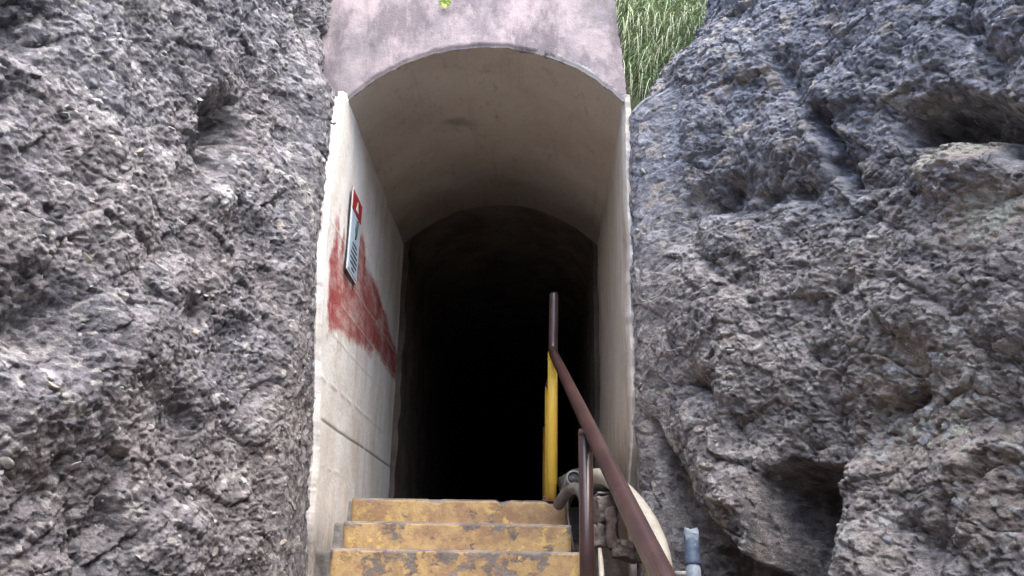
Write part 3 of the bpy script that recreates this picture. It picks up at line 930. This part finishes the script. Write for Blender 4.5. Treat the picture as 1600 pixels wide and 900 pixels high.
# ring face closing the step between lining and bore
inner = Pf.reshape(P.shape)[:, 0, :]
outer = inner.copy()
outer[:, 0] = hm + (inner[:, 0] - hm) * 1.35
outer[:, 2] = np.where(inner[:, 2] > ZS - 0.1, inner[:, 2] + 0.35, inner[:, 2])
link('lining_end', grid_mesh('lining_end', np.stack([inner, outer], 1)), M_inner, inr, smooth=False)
# floor of the tunnel
fx = np.linspace(XL - 0.05, XR + 0.05, 24); fy = np.concatenate([np.linspace(4.85, 9, 50), np.linspace(10, 40, 20)])
X, Y = np.meshgrid(fx, fy, indexing='ij')
P = np.stack([X + 0.004 * np.clip(Y - 9, 0, 99) ** 2, Y, np.full(X.shape, ZFLOOR - 0.006)], -1)
P[..., 2] += 0.006 * fbm(P.reshape(-1, 3) * 3, 3, 5).reshape(X.shape)
link('floor', grid_mesh('floor', P), M_dust, tun)

# hillside above the tunnel
hx = np.concatenate([np.linspace(-6, 0.3, 40), np.linspace(0.32, 0.9, 60), np.linspace(0.95, 6, 40)]); ht = np.concatenate([np.linspace(0, 1.6, 60), np.linspace(1.8, 40, 40)])
X, Tt = np.meshgrid(hx, ht, indexing='ij')
zbase = EYE + 3.30 - 0.93 * sstep(0.355, 0.385, X)
P = np.stack([X, 4.02 + 0.28 * sstep(0.355, 0.40, X) + Tt, zbase + 1.7 * Tt - 0.02 * Tt ** 2], -1)
P[..., 2] += 0.06 * np.abs(fbm(P.reshape(-1, 3) * 2.2, 4, 81).reshape(X.shape))
tag(link('hillside', grid_mesh('hillside', P), M_slope), 'grassy slope above the tunnel', kind='structure')

# ------------------------------------------------------------------ stairs
def block_mesh(name, c, s, rot, seed, amp=0.010, cuts=4):
    bm = bmesh.new()
    bmesh.ops.create_cube(bm, size=1)
    bmesh.ops.subdivide_edges(bm, edges=bm.edges[:], cuts=cuts, use_grid_fill=True)
    V = np.array([v.co[:] for v in bm.verts])
    V = V / np.maximum(1, (np.abs(V * 2) ** 18).sum(1) ** (1 / 18))[:, None]
    V = V * np.array(s)
    V += amp * np.stack([fbm(V * 22 + 3, 3, seed), fbm(V * 22 + 9, 3, seed + 1), fbm(V * 22 + 15, 3, seed + 2)], 1)
    for v, q in zip(bm.verts, V): v.co = rot @ Vector(q) + Vector(c)
    me = bpy.data.meshes.new(name)
    bm.to_mesh(me); bm.free()
    return me


st = empty('staircase', ((XL + 0.14) / 2, 4.6, EYE))
tag(st, 'concrete steps with flaking yellow painted risers leading up into the tunnel', 'stairs')
RIS, TRD = 0.135, 0.30
xr_px = [(-0.935, 0.143), (-0.905, 0.153), (-0.890, 0.190)]
for n in range(15):
    x0, x1 = xr_px[n] if n < 3 else (-0.90, 0.20)
    z1 = EYE + 0.447 - RIS * n
    y0 = 4.6 - TRD * n
    z0 = max(z1 - RIS - 0.06, -0.1)
    pr = [(y0 + 0.012, z0)] + [(y0 + 0.008 * (1 - i / 9), z0 + (z1 - 0.018 - z0) * i / 9) for i in range(1, 10)]
    for a in np.linspace(0, math.pi / 2, 5): pr.append((y0 + 0.016 - 0.016 * math.cos(a), z1 - 0.016 + 0.016 * math.sin(a)))
    back = TRD + 0.03
    pr += [(y0 + back * i / 6, z1) for i in range(1, 7)]
    pr = np.array(pr)
    xs = np.linspace(x0, x1, 110)
    P = np.stack([np.repeat(xs[:, None], len(pr), 1), np.repeat(pr[None, :, 0], 110, 0), np.repeat(pr[None, :, 1], 110, 0)], -1)
    Pf = P.reshape(-1, 3)
    nzv = 0.007 * fbm(Pf * np.array([7, 7, 7]), 4, 200 + n) + 0.003 * perlin(Pf * 40, 300 + n)
    Pf[:, 1] += nzv
    Pf[:, 2] += 0.6 * 0.007 * fbm(Pf * np.array([4, 3, 0]), 4, 220 + n) - 0.016 * sstep(0.22, 0.5, perlin(Pf * np.array([13, 9, 0]) + n, 240 + n)) * (Pf[:, 2] > z1 - 0.02)
    rr = 0.05 if n == 2 else 0.02
    ce = np.clip((Pf[:, 0] - (x1 - rr)) / rr, 0, 1)
    cl = np.clip(((x0 + 0.02) - Pf[:, 0]) / 0.02, 0, 1)
    Pf[:, 1] += rr * (1 - np.sqrt(np.maximum(1 - ce ** 2, 0))) * (Pf[:, 1] < y0 + 0.05) + 0.015 * cl ** 2 * (Pf[:, 1] < y0 + 0.05)
    P = Pf.reshape(P.shape)
    endR = P[-1].copy(); endL = P[0].copy()
    cR = np.stack([endR, np.stack([endR[:, 0] - 0.0, np.full(len(pr), y0 + back), endR[:, 2]], 1)], 0)
    me = grid_mesh('step', P)
    rowf = np.repeat(np.arange(len(pr))[None], 110, 0).ravel()
    pnt = np.where(rowf < 13, 0.55, -0.6)
    zrel = (Pf[:, 2] - (z1 - RIS)) / RIS
    if n == 0: pnt = pnt + 0.25 * (rowf < 13)
    if n == 1: pnt = pnt + (rowf < 13) * (0.10 - 0.25 * sstep(0.35, 0.9, zrel) + 0.3 * (Pf[:, 0] < -0.75))
    if n == 2: pnt = pnt + (rowf < 13) * (0.06 - 0.25 * sstep(0.45, 0.9, zrel) + 0.6 * sstep(0.02, 0.12, Pf[:, 0]) + 0.6 * (np.abs(Pf[:, 0] + 0.84) < 0.04))
    pnt = np.where(rowf > 11, -0.6, pnt)
    fattr(me, 'paint', pnt)
    s = link('step', me, M_step, st)
    if n < 6:
        we = x0 - (XL - 0.02) + 0.012
        link('mortar', block_mesh('mortar', (x0 + 0.012 - we / 2, y0 + 0.02 + TRD / 2, z1 - 0.022 - RIS / 2), (we, TRD, RIS + 0.03), Matrix.Identity(3), 600 + n, 0.014, 9), M_conc, s)
    for gm, fl in ((np.stack([P[-1], np.stack([P[-1][:, 0], np.full(len(pr), y0 + back), P[-1][:, 2]], 1)], 0), False),
                   (np.stack([P[0], np.stack([P[0][:, 0], np.full(len(pr), y0 + back), P[0][:, 2]], 1)], 0), True)):
        sm = grid_mesh('step_side', gm, flip=fl)
        fattr(sm, 'paint', np.full(2 * len(pr), -0.2))
        link('step_side', sm, M_step, s)

# ------------------------------------------------------------------ bank of soil right of the steps
n1_, n2_ = 200, 150
yg = np.linspace(1.2, 4.9, n1_); xg = np.linspace(0.12, 1.75, n2_)
Yg, Xg = np.meshgrid(yg, xg, indexing='ij')
P = np.stack([Xg, Yg, np.zeros(Xg.shape)], -1).reshape(-1, 3)
P[:, 2] = EYE + 0.20 - (RIS / TRD) * (4.6 - P[:, 1]) - 0.05 + 0.16 * sstep(0.35, 0.9, P[:, 0]) + 0.05 * fbm(P * np.array([4, 4, 0]), 4, 95) + 0.02 * fbm(P * np.array([22, 22, 0]), 3, 96)
tag(link('soil_bank', grid_mesh('soil_bank', P.reshape(n1_, n2_, 3), flip=True), M_dirt), 'dark soil bank between the steps and the right rock face', kind='structure')


def bank_z(x, y):
    return float(EYE + 0.20 - (RIS / TRD) * (4.6 - y) - 0.05 + 0.16 * sstep(0.35, 0.9, np.array([x]))[0])


# ------------------------------------------------------------------ handrail
R = 0.0245
bendp = at(864, 551, 4.65)
lowp = at(1035, 900, 1.82)
dirv = (lowp - bendp).normalized()
low2 = bendp + dirv * ((lowp - bendp).length + 1.4)
topp = Vector((bendp.x + 0.004, bendp.y + 0.02, EYE + 1.548))
hr = empty('handrail', (bendp.x, bendp.y, ZFLOOR))
tag(hr, 'brown pipe handrail with upright end beside the steps, on a yellow post', 'handrail')
pts = []
for t in np.linspace(0, 1, 30): pts.append(low2.lerp(bendp + dirv * 0.05, t))
for t in np.linspace(0.15, 1, 7):                                   # tight bend
    a = bendp + dirv * 0.05; b = bendp; c_ = bendp + (topp - bendp).normalized() * 0.05
    pts.append(a.lerp(b, t).lerp(b.lerp(c_, t), t))
for t in np.linspace(0.1, 1, 8): pts.append((bendp + (topp - bendp).normalized() * 0.05).lerp(topp, t))
rr = [R] * len(pts)
for dz, f_ in ((0.006, 0.94), (0.012, 0.75), (0.015, 0.4)):
    pts.append(topp + Vector((0, 0, dz))); rr.append(R * f_)
link('top_rail', tube_mesh('top_rail', pts, rr, 28), M_brown, hr)
yp = Vector((bendp.x - 0.001, bendp.y + 0.006, 0))
yprof = [(ZFLOOR - 0.02, 0.0225), (ZFLOOR + 0.085, 0.0225), (ZFLOOR + 0.088, 0.0265), (EYE + 0.9, 0.0262), (bendp.z + 0.005, 0.0255)]
pp = tag(link('post', tube_mesh('post', [(yp.x, yp.y, z) for z, _ in yprof], [r for _, r in yprof], 28), M_yellow, hr), 'yellow painted post')
link('base_plate', box_mesh('base_plate', (yp.x, yp.y, ZFLOOR + 0.003), (0.10, 0.10, 0.012), None, 0.002), M_rust, pp, smooth=False)
for sx in (-1, 1):
    link('bolt', tube_mesh('bolt', [(yp.x + sx * 0.038, yp.y - 0.036, ZFLOOR + z) for z in (0.005, 0.02, 0.026)], [0.009, 0.009, 0.005], 6), M_rust, pp, smooth=False)
bp = at(925, 692, 3.02)
# the post stands under the rail
tt_ = (bp.y - bendp.y) / dirv.y
bt = bendp + dirv * tt_
link('post', tube_mesh('post', [(bt.x - 0.012, bt.y, bt.z - 0.012), (bt.x - 0.010, bt.y, bt.z - 0.5), (bt.x - 0.008, bt.y, bt.z - 1.1)], R * 0.98, 28), M_brown, hr)
wl_c = bt - dirv * 0.0
link('weld', tube_mesh('weld', [wl_c + Vector((-0.011, 0, -0.034)), wl_c + Vector((-0.011, 0, -0.028)), wl_c + Vector((-0.0115, 0, -0.020))], [0.0245, 0.0272, 0.0245], 24, rough=0.03), M_brown, hr)
link('weld', tube_mesh('weld', [(yp.x, yp.y, bendp.z - 0.045), (yp.x, yp.y, bendp.z - 0.038), (yp.x, yp.y, bendp.z - 0.030)], [0.0258, 0.0282, 0.0258], 24, rough=0.03), M_yellow, hr)
tt_ = (1.0 - bendp.y) / dirv.y
b2 = bendp + dirv * tt_
link('post', tube_mesh('post', [(b2.x, b2.y, b2.z - 0.012), (b2.x, b2.y, b2.z - 1.1)], R * 0.98, 24), M_brown, hr)

# second rail inside the bore
h2 = empty('inner_handrail', (0.05, 5.3, ZFLOOR))
tag(h2, 'second handrail deeper in the dark tunnel, its yellow posts half hidden', 'handrail')
for px, Yp in ((857.5, 5.35), (853, 6.7)):
    xx = at(px, 700, Yp).x
    link('post', tube_mesh('post', [(xx, Yp, ZFLOOR - 0.02), (xx, Yp, ZFLOOR + 0.4), (xx, Yp, EYE + 1.19)], 0.0245, 20), M_yellow, h2)
xa, xb = at(857.5, 700, 5.35).x, at(853, 700, 6.7).x
link('top_rail', tube_mesh('top_rail', [(xa + 0.002, 5.30, EYE + 1.20), (xb, 6.7, EYE + 1.20), (xb, 9.0, EYE + 1.20)], 0.0245, 20), M_brown, h2)

# ------------------------------------------------------------------ sign on the left wall
sy0, sy1, sz0, sz1 = 4.035, 4.40, EYE + 1.475, EYE + 1.925
sg = empty('warning_sign', (XL + 0.012, (sy0 + sy1) / 2, sz0))
tag(sg, 'warning sign with red header on the left tunnel wall, sky reflection painted pale blue on its face', 'sign')
sx = XL + 0.012
# lean of the sign measured against the seam lines: the back edge sits a little lower
cx_, cy_, cz_ = sx, (sy0 + sy1) / 2, (sz0 + sz1) / 2
W_, H_ = 0.235, 0.43
cy_ = 4.035 + 0.5 * (0.11 + W_) + 0.0


def on_sign(u0, u1, v0, v1, x, th, name, m, parent, bev=0.0):
    """u along the wall 0..1 from the mouth inwards, v 0..1 upwards"""
    c = (x, cy_ + ((u0 + u1) / 2 - 0.5) * W_, cz_ + ((v0 + v1) / 2 - 0.5) * H_)
    return link(name, box_mesh(name, c, (th, (u1 - u0) * W_, (v1 - v0) * H_), None, bev), m, parent, smooth=False)


pn = on_sign(-0.018, 1.018, -0.012, 1.012, sx, 0.004, 'border', M_signblack, sg)
on_sign(-0.012, 1.012, -0.008, 1.008, sx + 0.0035, 0.003, 'panel', M_signwhite, sg)
on_sign(0.03, 0.97, 0.02, 0.73, sx + 0.0065, 0.003, 'face', M_signface, sg)
hd = on_sign(0.03, 0.97, 0.75, 0.98, sx + 0.0065, 0.003, 'header', M_signred, sg)
# header: white triangle with exclamation stroke and a row of letter marks
tv = [(sx + 0.0095, cy_ + (u - 0.5) * W_, cz_ + (v - 0.5) * H_) for u, v in ((0.38, 0.80), (0.62, 0.80), (0.50, 0.93))]
tv2 = [(a[0] - 0.002, a[1], a[2]) for a in tv]
link('triangle', py_mesh('triangle', tv + tv2, [(0, 1, 2), (5, 4, 3), (0, 3, 4, 1), (1, 4, 5, 2), (2, 5, 3, 0)]), M_signwhite, hd, smooth=False)
# pictogram: a bending figure
fg = [((0.53, 0.685), 0.020), ((0.50, 0.63), 0.026), ((0.47, 0.57), 0.022), ((0.52, 0.51), 0.016), ((0.49, 0.45), 0.012)]
fpts = [(sx + 0.009, cy_ + (u - 0.5) * W_, cz_ + (v - 0.5) * H_) for (u, v), _ in fg]
link('pictogram', tube_mesh('pictogram', fpts, [r * 0.5 for _, r in fg], 8), M_signblack, sg)
for j, (v0, ln_) in enumerate(((0.37, 0.42), (0.31, 0.5), (0.25, 0.62), (0.19, 0.66), (0.13, 0.6), (0.07, 0.3))):
    u = 0.5 - ln_ / 2
    k_ = 0
    while u < 0.5 + ln_ / 2:
        wd = random.uniform(0.06, 0.15)
        on_sign(u, min(u + wd, 0.5 + ln_ / 2), v0 - 0.014, v0 + 0.016, sx + 0.0085, 0.002, 'text_mark', M_signblack, sg)
        u += wd + 0.03

# ------------------------------------------------------------------ pipes and rubble right of the steps
def curve_pts(pl, n=10): return catmull([tuple(p) for p in pl], n)


p = tube_mesh('drain_pipe', [at(879, 790, 4.86), at(886, 772, 4.66), at(897, 747, 4.36)], [0.038, 0.038, 0.040], 24, (True, False), inner=0.006)
dp = tag(link('drain_pipe', p, M_hose), 'short dusty grey pipe with open end beside the yellow post', 'pipe')
a_, b_ = at(896.4, 748.2, 4.375), at(897.1, 746.8, 4.356)
link('rim', tube_mesh('rim', [a_, b_], 0.0355, 24, (False, False), inner=0.005, deep=0.018), M_bluegrey, dp)
link('bore', tube_mesh('bore', [at(896.3, 748.4, 4.378), at(896.7, 747.6, 4.366)], 0.0305, 24), M_pipein, dp)  # dark plug that paints the shade within the pipe mouth
p = tube_mesh('bent_hose', curve_pts([at(872, 790, 4.50), at(884, 772, 4.42), at(899, 763, 4.34), at(912, 776, 4.26), at(916, 810, 4.20), at(919, 860, 4.12), at(922, 920, 4.02), at(926, 1000, 3.95)]), 0.027, 22)
tag(link('bent_hose', p, M_hose), 'bent grey hose arching down behind the brown rail post', 'hose')
p = tube_mesh('cream_hose', curve_pts([at(921, 748, 4.22), at(934, 744, 4.12), at(950, 748, 4.0), at(978, 770, 3.80), at(1003, 800, 3.62), at(1022, 835, 3.48), at(1033, 870, 3.36), at(1036, 905, 3.28), at(1032, 960, 3.2)]), 0.035, 22)
tag(link('cream_hose', p, M_cream), 'thick cream plastic hose curving down behind the sloping brown rail', 'hose')
p = tube_mesh('thin_cream_pipe', [at(937, 858, 3.7), at(939, 880, 3.62), at(942, 930, 3.5), at(944, 990, 3.45)], [0.007, 0.010, 0.011, 0.011], 16)
tag(link('thin_cream_pipe', p, M_cream), 'thin cream pipe at the foot of the brown rail post', 'pipe')
# bent strap of steel along the ends of the top steps
sp = curve_pts([at(905, 775, 4.62), at(893, 775, 4.60), at(887, 784, 4.56), at(888, 812, 4.50), at(893, 838, 4.46), at(896, 860, 4.42)], 8)
bmv, bmf = [], []
for i, q in enumerate(sp):
    for dx_, dy_ in ((-0.004, -0.02), (0.004, -0.02), (0.004, 0.02), (-0.004, 0.02)): bmv.append((q[0] + dx_, q[1] + dy_, q[2]))
    if i:
        for j in range(4): bmf.append(((i - 1) * 4 + j, (i - 1) * 4 + (j + 1) % 4, i * 4 + (j + 1) % 4, i * 4 + j))
tag(link('steel_strap', py_mesh('steel_strap', bmv, bmf + [(0, 1, 2, 3), tuple(range(len(bmv) - 4, len(bmv)))]), M_steel, smooth=False), 'bent steel strap against the right end of the top steps', 'strap')
# crumpled sack behind the pipes
P = []
for i in range(28):
    for j in range(20):
        th, ph = 2 * math.pi * i / 27, math.pi * j / 19
        P.append((math.sin(ph) * math.cos(th), math.sin(ph) * math.sin(th), math.cos(ph)))
P = np.array(P)
nzv = 1 + 0.22 * fbm(P * 2.2, 4, 12)
c0 = at(915, 757, 4.75)
P = P * nzv[:, None] * np.array([0.14, 0.12, 0.085]) + np.array(c0)
tag(link('sack', grid_mesh('sack', P.reshape(28, 20, 3)), M_sack), 'crumpled grey brown sack behind the pipes at the tunnel mouth', 'sack')
Rz = Matrix.Rotation(0.12, 3, 'Z') @ Matrix.Rotation(-0.10, 3, 'X')
tag(link('steel_plate', box_mesh('steel_plate', at(950, 776, 4.05), (0.12, 0.16, 0.008), Rz, 0.002), M_steel, smooth=False), 'small flat steel plate lying on the bricks behind the rail', 'plate')


def rough_block(name, c, s, rot, m, seed, label, cat, group=None):
    return tag(link(name, block_mesh(name, c, s, rot, seed, 0.014, 6), m, smooth=False), label, cat, group)


for i, (px, py, Yb, s, az, lab, mm) in enumerate((
        (944, 796, 4.02, (0.10, 0.14, 0.11), 0.3, 'grey broken block right under the steel plate', M_dust),
        (957, 826, 3.95, (0.04, 0.12, 0.17), -0.15, 'upright dusty brown brick leaning below the steel plate', M_brick),
        (938, 838, 3.98, (0.09, 0.10, 0.09), 0.7, 'small dark grey block beside the brown rail post', M_dust),
        (985, 862, 3.75, (0.11, 0.10, 0.07), 0.5, 'flat brown stone under the sloping brown rail', M_dirt))):
    rough_block('rubble_block', at(px, py, Yb), s, Matrix.Rotation(az, 3, 'Z') @ Matrix.Rotation(0.1 * (i - 1), 3, 'Y'), mm, 400 + 7 * i, lab, 'rubble', 'rubble beside the steps')

# taped pipe stub
c0, c1 = at(1080, 834, 2.75), at(1083, 886, 2.72)
axis = (c0 - c1).normalized()
tp = empty('taped_pipe', c1 - axis * 0.3)
tag(tp, 'upright pipe wrapped in blue tape at the foot of the right rock', 'pipe')
P0 = c1 - axis * 0.3
link('pipe', tube_mesh('pipe', [P0, c1], 0.018, 20, rough=0.01), M_hose, tp)
link('tape_wrap', tube_mesh('tape_wrap', [c1 + axis * 0.002 + (c0 - c1) * t for t in np.linspace(0, 0.93, 9)], [0.0225, 0.0215, 0.0225, 0.021, 0.022, 0.0215, 0.0225, 0.021, 0.0205], 20, rough=0.03), M_bluetape, tp)
link('collar', tube_mesh('collar', [c1 - axis * 0.07, c1 - axis * 0.03, c1 + axis * 0.004], [0.021, 0.022, 0.0205], 20, rough=0.04), M_whitetape, tp)
# torn cap: ragged crown
V, Fc = [], []
sd = 20
for kx, (dz, rr_) in enumerate(((-0.006, 0.0222), (0.006, 0.0225), (0.016, 0.020), (0.018, 0.0))):
    for j in range(sd):
        a = 2 * math.pi * j / sd
        jag = (0.010 * math.sin(a * 2 + 0.6) + 0.004 * random.random() + (-0.016 if 3.6 < a < 5.2 and kx == 0 else 0))
        V.append(Vector(c0) + axis * (dz - 0.008 + jag * (0.4 if kx == 3 else 1)) + Vector((math.cos(a) * rr_, math.sin(a) * rr_, 0)))
for kx in range(3):
    for j in range(sd): Fc.append((kx * sd + j, kx * sd + (j + 1) % sd, (kx + 1) * sd + (j + 1) % sd, (kx + 1) * sd + j))
link('torn_tape_end', py_mesh('torn_tape_end', V, Fc), M_whitetape, tp)
link('side_pipe', tube_mesh('side_pipe', [c1 - axis * 0.02 - Vector((0.005, 0, 0)), c1 - axis * 0.021 + Vector((-0.03, 0.01, 0)), c1 - axis * 0.022 + Vector((-0.06, 0.02, 0))], 0.009, 14), M_steel, tp)


# ------------------------------------------------------------------ grass
def blades(name, roots, dirs, lens, width, m, seed, label, sag=1.0, keep=None):
    r = np.random.default_rng(seed)
    V, Fq = [], []
    for p, d, L in zip(roots, dirs, lens):
        d = np.array(d, float); d /= np.linalg.norm(d)
        side = np.cross(d, [0, 1, 0.2]); side /= np.linalg.norm(side) + 1e-9
        s0 = len(V)
        ns = 7
        q = np.array(p, float); dd = d.copy()
        for i in range(ns):
            w_ = width * (1 - i / (ns - 1)) ** 0.6 * 0.5 + 0.0003
            V += [q - side * w_, q + side * w_]
            dd = dd + np.array([-0.05, -0.02, -0.34 * sag]) * r.uniform(0.7, 1.3)
            dd /= np.linalg.norm(dd)
            q = q + dd * L / (ns - 1)
        if keep is not None and not keep(V[s0:]):
            del V[s0:]
            continue
        for i in range(ns - 1): Fq.append((s0 + 2 * i, s0 + 2 * i + 1, s0 + 2 * i + 3, s0 + 2 * i + 2))
    o = link(name, py_mesh(name, V, Fq), m)
    return tag(o, label, 'grass', kind='stuff')


gr = np.random.default_rng(5)
for nm, m, cnt, lab in (('green_grass', M_grass[0], 750, 'green grass tuft hanging between lintel and right rock'),
                        ('pale_grass', M_grass[1], 900, 'pale long grass blades hanging over the right rock shoulder'),
                        ('dry_grass', M_grass[2], 260, 'straw coloured dry blades among the hanging grass')):
    roots, dirs, lens = [], [], []
    for _ in range(cnt):
        x = gr.uniform(0.42, 1.25)
        t = gr.uniform(0.24, 1.15)
        y = 4.28 + t
        z = EYE + 2.30 + 1.7 * t + 0.0
        if x > 0.62: z += 0.25 * (x - 0.62)
        roots.append((x, y, z - 0.01))
        dirs.append((gr.normal(-0.30, 0.55), gr.normal(-0.8, 0.3), gr.normal(0.45, 0.5)))
        lens.append(gr.uniform(0.25, 0.65))
    blades(nm, roots, dirs, lens, 0.0042, m, 8, lab, 1.15, lambda q: min(a[0] for a in q) > 0.40)
# dry stalks in the rubble
roots = [(gr.uniform(0.28, 0.55), gr.uniform(3.2, 3.9), 0) for _ in range(120)]
roots = [(x, y, bank_z(x, y) + 0.0) for x, y, _ in roots]
blades('dry_stalks', roots, [(gr.normal(0.2, 0.5), gr.normal(-0.3, 0.4), 0.8) for _ in roots], [gr.uniform(0.08, 0.3) for _ in roots], 0.004, M_grass[2], 9,
       'dry stalks in the soil beside the steps', 0.5)

# ------------------------------------------------------------------ small plant on the lintel
pc = at(694, 13, 3.885)
pl_ = empty('small_plant', pc)
tag(pl_, 'small bright green weed sprouting from the pink lintel', 'plant')
link('stem', tube_mesh('stem', [pc + Vector((0, 0.02, -0.01)), pc + Vector((0, -0.01, 0.0)), pc + Vector((0.005, -0.03, 0.015))], 0.002, 8), M_leaf, pl_)
for i in range(9):
    a = i * 2.4
    d = Vector((math.cos(a) * 1.25, -0.35, math.sin(a) * 0.7)).normalized()
    L = random.uniform(0.022, 0.042)
    s_ = d.cross(Vector((0, 1, 0.3))).normalized()
    o_ = pc + Vector((0.004, -0.025, 0.008))
    V = [o_, o_ + d * L * .35 + s_ * L * .24 - Vector((0, .003, 0)), o_ + d * L * .75 + s_ * L * .2, o_ + d * L + Vector((0, 0, -.006)), o_ + d * L * .75 - s_ * L * .2, o_ + d * L * .35 - s_ * L * .24 - Vector((0, .003, 0)), o_ + d * L * .5 + Vector((0, -.005, .003))]
    link('leaf', py_mesh('leaf', V, [(0, 1, 6), (1, 2, 6), (2, 3, 6), (3, 4, 6), (4, 5, 6), (5, 0, 6)]), M_leaf, pl_)
